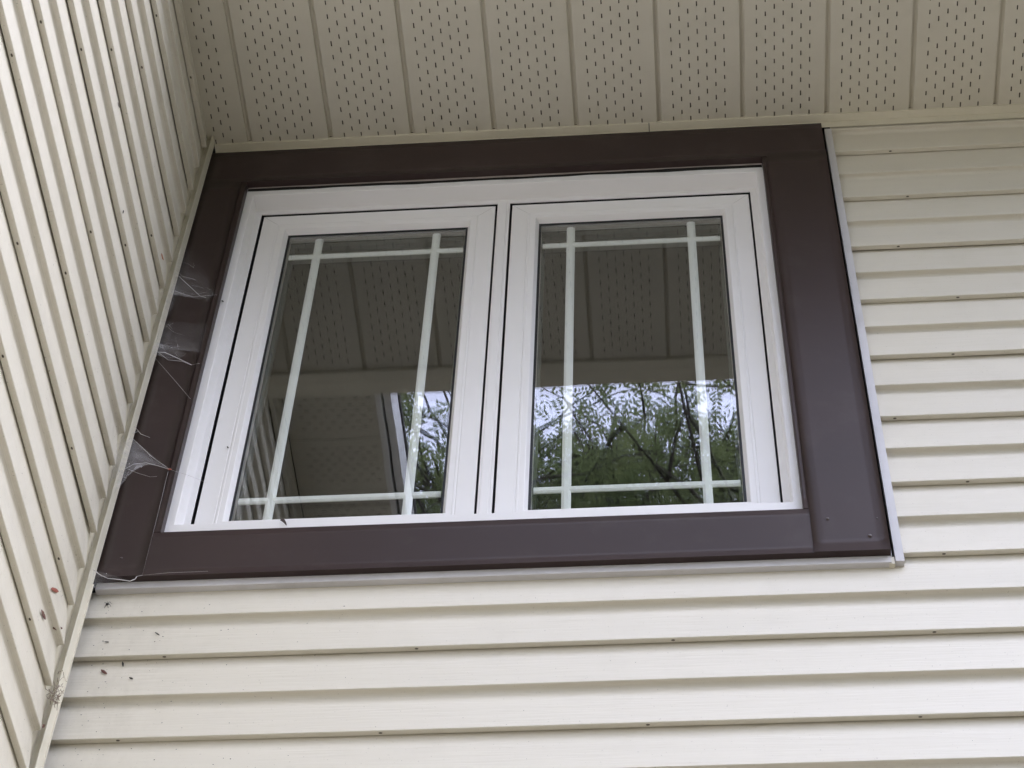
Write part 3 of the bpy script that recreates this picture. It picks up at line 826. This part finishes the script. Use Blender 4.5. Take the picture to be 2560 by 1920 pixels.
web('cobweb', 'middle cobweb with a bright thick strand hanging off the corner channel',
    [((P(385, 885, -0.075), P(392, 855, -0.07), P(470, 885, YW), P(440, 905, YW)), 12, (0, 0, 0.006), (1.0, 0.9, 0.4, 0.5)),
     ((P(360, 930, -0.1), P(392, 850, -0.075), P(405, 800, -0.06), P(385, 890, -0.07)), 12, (0, 0, 0), (0.15, 1.0, 0.3, 0.8)),
     ((P(395, 800, -0.06), P(392, 870, -0.07), P(500, 880, YW), P(520, 810, YW)), 12, (0, 0, 0), (0.25, 0.8, 0.4, 0.1))],
    [([P(390, 880, -0.075), P(412, 881, -0.06), P(445, 896, -0.045), P(479, 912, YW)], 0.0009),
     ([P(390, 876, -0.075), P(420, 900, -0.055), P(455, 903, -0.045), P(479, 913, YW)], 0.0005),
     ([P(386, 893, -0.075), P(430, 943, -0.055), P(476, 997, YW)], 0.00045),
     ([P(479, 912, YW), P(500, 908, YW)], 0.0003)])
web('cobweb', 'lowest large triangular cobweb beside the red fleck on the left casing board',
    [((P(285, 1235, -0.09), P(325, 1092, -0.07), P(425, 1174, YW), P(345, 1158, -0.05)), 18, (0, 0, 0.004), (0.8, 0.9, 1.0, 1.1)),
     ((P(270, 1215, -0.11), P(290, 1110, -0.10), P(325, 1095, -0.07), P(300, 1180, -0.08)), 12, (0, 0, 0), (0.3, 0.35, 0.9, 1.1))],
    [([P(325, 1090, -0.07), P(380, 1142, -0.05), P(425, 1174, YW)], 0.00045),
     ([P(302, 1178, -0.08), P(335, 1160, -0.06), P(365, 1157, -0.05), P(400, 1166, -0.04), P(425, 1174, YW)], 0.0005),
     ([P(318, 1172, -0.07), P(345, 1183, -0.05), P(375, 1192, -0.045), P(392, 1191, YW)], 0.0004),
     ([P(425, 1174, YW), P(470, 1188, -0.03), P(515, 1206, -0.018)], 0.0003),
     ([P(336, 1066, -0.07), P(352, 1085, -0.06), P(375, 1094, -0.05)], 0.0005), ([P(331, 1083, -0.07), P(345, 1079, -0.06)], 0.0005)])
web('cobweb', 'frayed cobweb strand under the bottom left corner of the brown casing',
    [((P(228, 1470, -0.05), P(233, 1425, -0.06), P(330, 1452, -0.037), P(300, 1458, -0.037)), 10, (0, 0, 0), (0.7, 0.8, 0.2, 0.3))],
    [([P(233, 1424, -0.06), P(250, 1437, -0.05), P(270, 1446, -0.042), P(300, 1449, -0.04), P(325, 1453, -0.039), P(338, 1448, -0.039), P(342, 1441, -0.039), P(356, 1438, YW)], 0.0009),
     ([P(356, 1438, YW), P(373, 1370, YW), P(391, 1300, YW), P(420, 1180, YW)], 0.00025),
     ([P(356, 1438, YW), P(420, 1432, -0.0375), P(520, 1428, -0.0375)], 0.00025)])
# dense scruffy clump where the two lengths of the corner channel meet
mb = MB(); rc = random.Random(3)
cc = P(139, 1740, -0.07)
for i in range(46):
    a = cc + Vector((rc.gauss(0, .004), rc.gauss(0, .006), rc.gauss(0, .010))); b = a + Vector((rc.gauss(0, .006), rc.gauss(0, .008), rc.gauss(0, .010)))
    mb.tube([a, a.lerp(b, .5) + Vector((rc.gauss(0, .002),)*3), b], 0.0005, n=3)
for i in range(16):
    a = cc + Vector((rc.uniform(0, .004), rc.uniform(-.02, .02), rc.uniform(0.0, .06))); mb.tube([a, a + Vector((rc.gauss(0, .002), rc.gauss(0, .005), rc.gauss(0, .004)))], 0.0006, n=3)
o = mb.build('cobweb', surface('dirty_silk', (0.30, 0.24, 0.19), 0.8, 0.4, (200, 200, 200)))
tag(o, 'dirty brown cobweb clump on the joint of the white corner strip at lower left', 'cobweb', 'cobwebs in the corner by the window')

# ------------------------------------------------------------------ leaf bits and dirt stuck to the walls
def siding_y(z, zoff=0.0):
    """depth of the clapboard face at height z"""
    q = (z - zoff) / S; fr = q - math.floor(q)
    return 0.0005 + fr*0.013
def leaf_bit(name, label, a, b, width, mat, wall, cat='leaf', curl=0.22):
    """a, b: the two tips of the bit on the wall; width in metres"""
    def on(x, y):
        if wall == 'front':
            p = hit(x, y, 0.006); return Vector((p.x, siding_y(p.z) - 0.0008, p.z))
        if wall == 'side':
            p = hit(x, y, xp=XW - 0.006); return Vector((XW - siding_y(p.z, ZL) + 0.0008, p.y, p.z))
        return hit(x, y, wall)
    A0, B0 = on(*a), on(*b); Nn = Vector((1, 0, 0)) if wall == 'side' else Vector((0, -1, 0))
    A = (B0 - A0); lx = A.length; A.normalize(); B = Nn.cross(A).normalized(); c = (A0 + B0)/2
    mb = MB(); n_ = 8; top, mid, bot = [], [], []
    rr = random.Random(int(a[0]*7 + a[1]))
    for i in range(n_ + 1):
        t = i/n_; wd = width*0.5*math.sin(math.pi*min(max(t*0.94 + 0.03, 0), 1))**0.7*(1 + rr.uniform(-.15, .15))
        o_ = c + A*(t-.5)*lx + Nn*(curl*width*(2*t-1)**2*0.6 + 0.0003)
        top.append(mb.vert(o_ + B*wd + Nn*wd*curl)); mid.append(mb.vert(o_)); bot.append(mb.vert(o_ - B*wd*.9 + Nn*wd*curl))
    for i in range(n_):
        mb.face((top[i], top[i+1], mid[i+1], mid[i]), 0, True); mb.face((mid[i], mid[i+1], bot[i+1], bot[i]), 0, True)
    e = mb.build(name, mat, origin=tuple(c)); m_ = e.modifiers.new('thickness', 'SOLIDIFY'); m_.thickness = 0.0004
    tag(e, label, cat, 'bits stuck to the walls and casing')
    return e
leaf_bit('leaf_bit', 'bright reddish leaf flake lying level on the side wall low at the left', (119, 1472), (145, 1479), 0.0085, M_REDLEAF, 'side')
leaf_bit('leaf_bit', 'long rusty leaf sliver with a dark tip below the reddish flake', (102, 1525), (115, 1548), 0.010, M_BROWNLEAF, 'side')
leaf_bit('leaf_bit', 'small round maroon leaf crumb beside the white corner strip', (138.5, 1570), (147, 1571), 0.0085, M_BROWNLEAF, 'side')
leaf_bit('leaf_bit', 'little orange leaf on the side wall level with the sash top', (399, 634), (406, 650), 0.008, M_ORANGE, 'side')
leaf_bit('leaf_bit', 'brown leaf crumb at the foot of the corner strip, lower left', (95, 1819), (105, 1813), 0.007, M_BROWNLEAF, 'side')
leaf_bit('leaf_bit', 'dark brown leaf sliver slanting on the front wall, largest bit there', (252, 1672), (267, 1685), 0.0062, M_BROWNLEAF, 'front')
leaf_bit('leaf_bit', 'flat grey bit just under the first course below the casing', (262, 1606), (273, 1607), 0.003, M_BLACKBIT, 'front')
leaf_bit('leaf_bit', 'bent grey bit second in the row below the casing corner', (387, 1579), (399, 1588), 0.003, M_BLACKBIT, 'front')
leaf_bit('leaf_bit', 'pale grey bit to the right of the dark brown sliver', (323, 1694), (333, 1699), 0.004, M_BLACKBIT, 'front')
leaf_bit('leaf_bit', 'black upright bit hanging on the second butt edge', (305, 1649), (307, 1663), 0.004, M_BLACKBIT, 'front')
leaf_bit('insect', 'black bit on the side wall halfway along the upper courses', (299.5, 533), (305, 527), 0.006, M_BLACKBIT, 'side', 'insect')
leaf_bit('insect', 'slim black insect on the side wall nearest the top of the view', (297, 256), (302.5, 269), 0.006, M_BLACKBIT, 'side', 'insect')
leaf_bit('leaf_bit', 'red fleck caught where the lowest cobweb meets the casing', (417, 1173), (430, 1175), 0.005, M_REDLEAF, YBW - 0.004)
leaf_bit('leaf_bit', 'dark dot on the left stile of the left sash', (568, 1116.5), (571, 1121.5), 0.0035, M_BLACKBIT, 0.0455)
leaf_bit('leaf_bit', 'dark dot on the white frame edge beside the left casing', (554, 751.5), (559, 755.5), 0.0035, M_BLACKBIT, -0.0008)
# small dead fly with legs
c = hit(269, 1512, 0.006); c.y = siding_y(c.z) - 0.002
mb = MB(); mb.tube([c + Vector((-.003, 0, -.001)), c, c + Vector((.003, 0, .0005))], [0.0012, 0.0024, 0.0010], n=6)
for a in (0.4, 1.0, 1.7, 2.4, -0.5, -1.2, -2.0): mb.tube([c, c + Vector((math.cos(a)*.006, -.001, math.sin(a)*.006)), c + Vector((math.cos(a)*.009, .001, math.sin(a)*.009 - .002))], 0.00035, n=3)
fl = mb.build('insect', M_BLACKBIT); tag(fl, 'dead fly with spread legs under the lower left corner of the casing', 'insect')
# curled strip of peeled film on the sill
c0 = hit(700, 1300, -0.0012)
mb = MB(); A_, B_ = [], []
for i in range(13):
    t = i/12; x = c0.x + 0.0150*t; z = c0.z - 0.0165*t**1.9; wd = 0.0005 + 0.0013*math.sin(math.pi*t)**0.8; y = -0.0012 - 0.005*math.sin(math.pi*t*.9)
    A_.append(mb.vert((x - wd*.7, -0.0008, z - wd))); B_.append(mb.vert((x + wd*.7, y, z + wd)))
for i in range(12): mb.face((A_[i], A_[i+1], B_[i+1], B_[i]), 0, True)
o = mb.build('curled_strip', M_SCREW); tag(o, 'small curled dark strip sticking up on the white window sill', 'debris')

# fine dirt specks: nobody could count them
mb = MB(); rs = random.Random(21)
def speck(c, r, U, V2):
    k = rs.randint(4, 6); ids = []
    for i in range(k):
        a = 6.283*i/k; q = r*rs.uniform(.5, 1.2); ids.append(mb.vert(c + U*math.cos(a)*q*rs.uniform(.6, 1.6) + V2*math.sin(a)*q))
    mb.face(ids)
for i in range(230):
    # thickest near the corner, thinning to the right
    x = 0.0 + rs.expovariate(1/0.16) if i < 110 else rs.uniform(0.0, 1.7)
    z = rs.uniform(-1.95, -1.49) if i < 110 else rs.uniform(-1.95, -1.49)
    if x > 1.9: continue
    fr = (z/S) - math.floor(z/S)
    if fr < 0.05: continue
    speck(Vector((x, siding_y(z) - 0.0009, z)), rs.uniform(.0005, .0014) if i < 110 else rs.uniform(.0004, .0008), Vector((1, 0, 0)), Vector((0, .12, 1)))
for i in range(260):
    y = -0.08 - (rs.expovariate(1/0.15) if i < 130 else rs.uniform(0, 1.0)); z = rs.uniform(-2.0, 0.0)
    fr = ((z - ZL)/S) - math.floor((z - ZL)/S)
    if fr < 0.05 or y < -1.3: continue
    speck(Vector((XW - siding_y(z, ZL) + 0.0009, y, z)), rs.uniform(.0004, .0013), Vector((0, 1, 0)), Vector((-.12, 0, 1)))
for i in range(60):
    x = rs.uniform(0.0, 0.08); z = rs.uniform(-1.42, -0.35)
    speck(Vector((x, YBW - 0.0012, z)), rs.uniform(.0004, .0010), Vector((1, 0, 0)), Vector((0, 0, 1)))
o = mb.build('dirt_specks', M_BLACKBIT); tag(o, 'fine dark dirt specks scattered over the siding by the corner', 'dirt', kind='stuff')
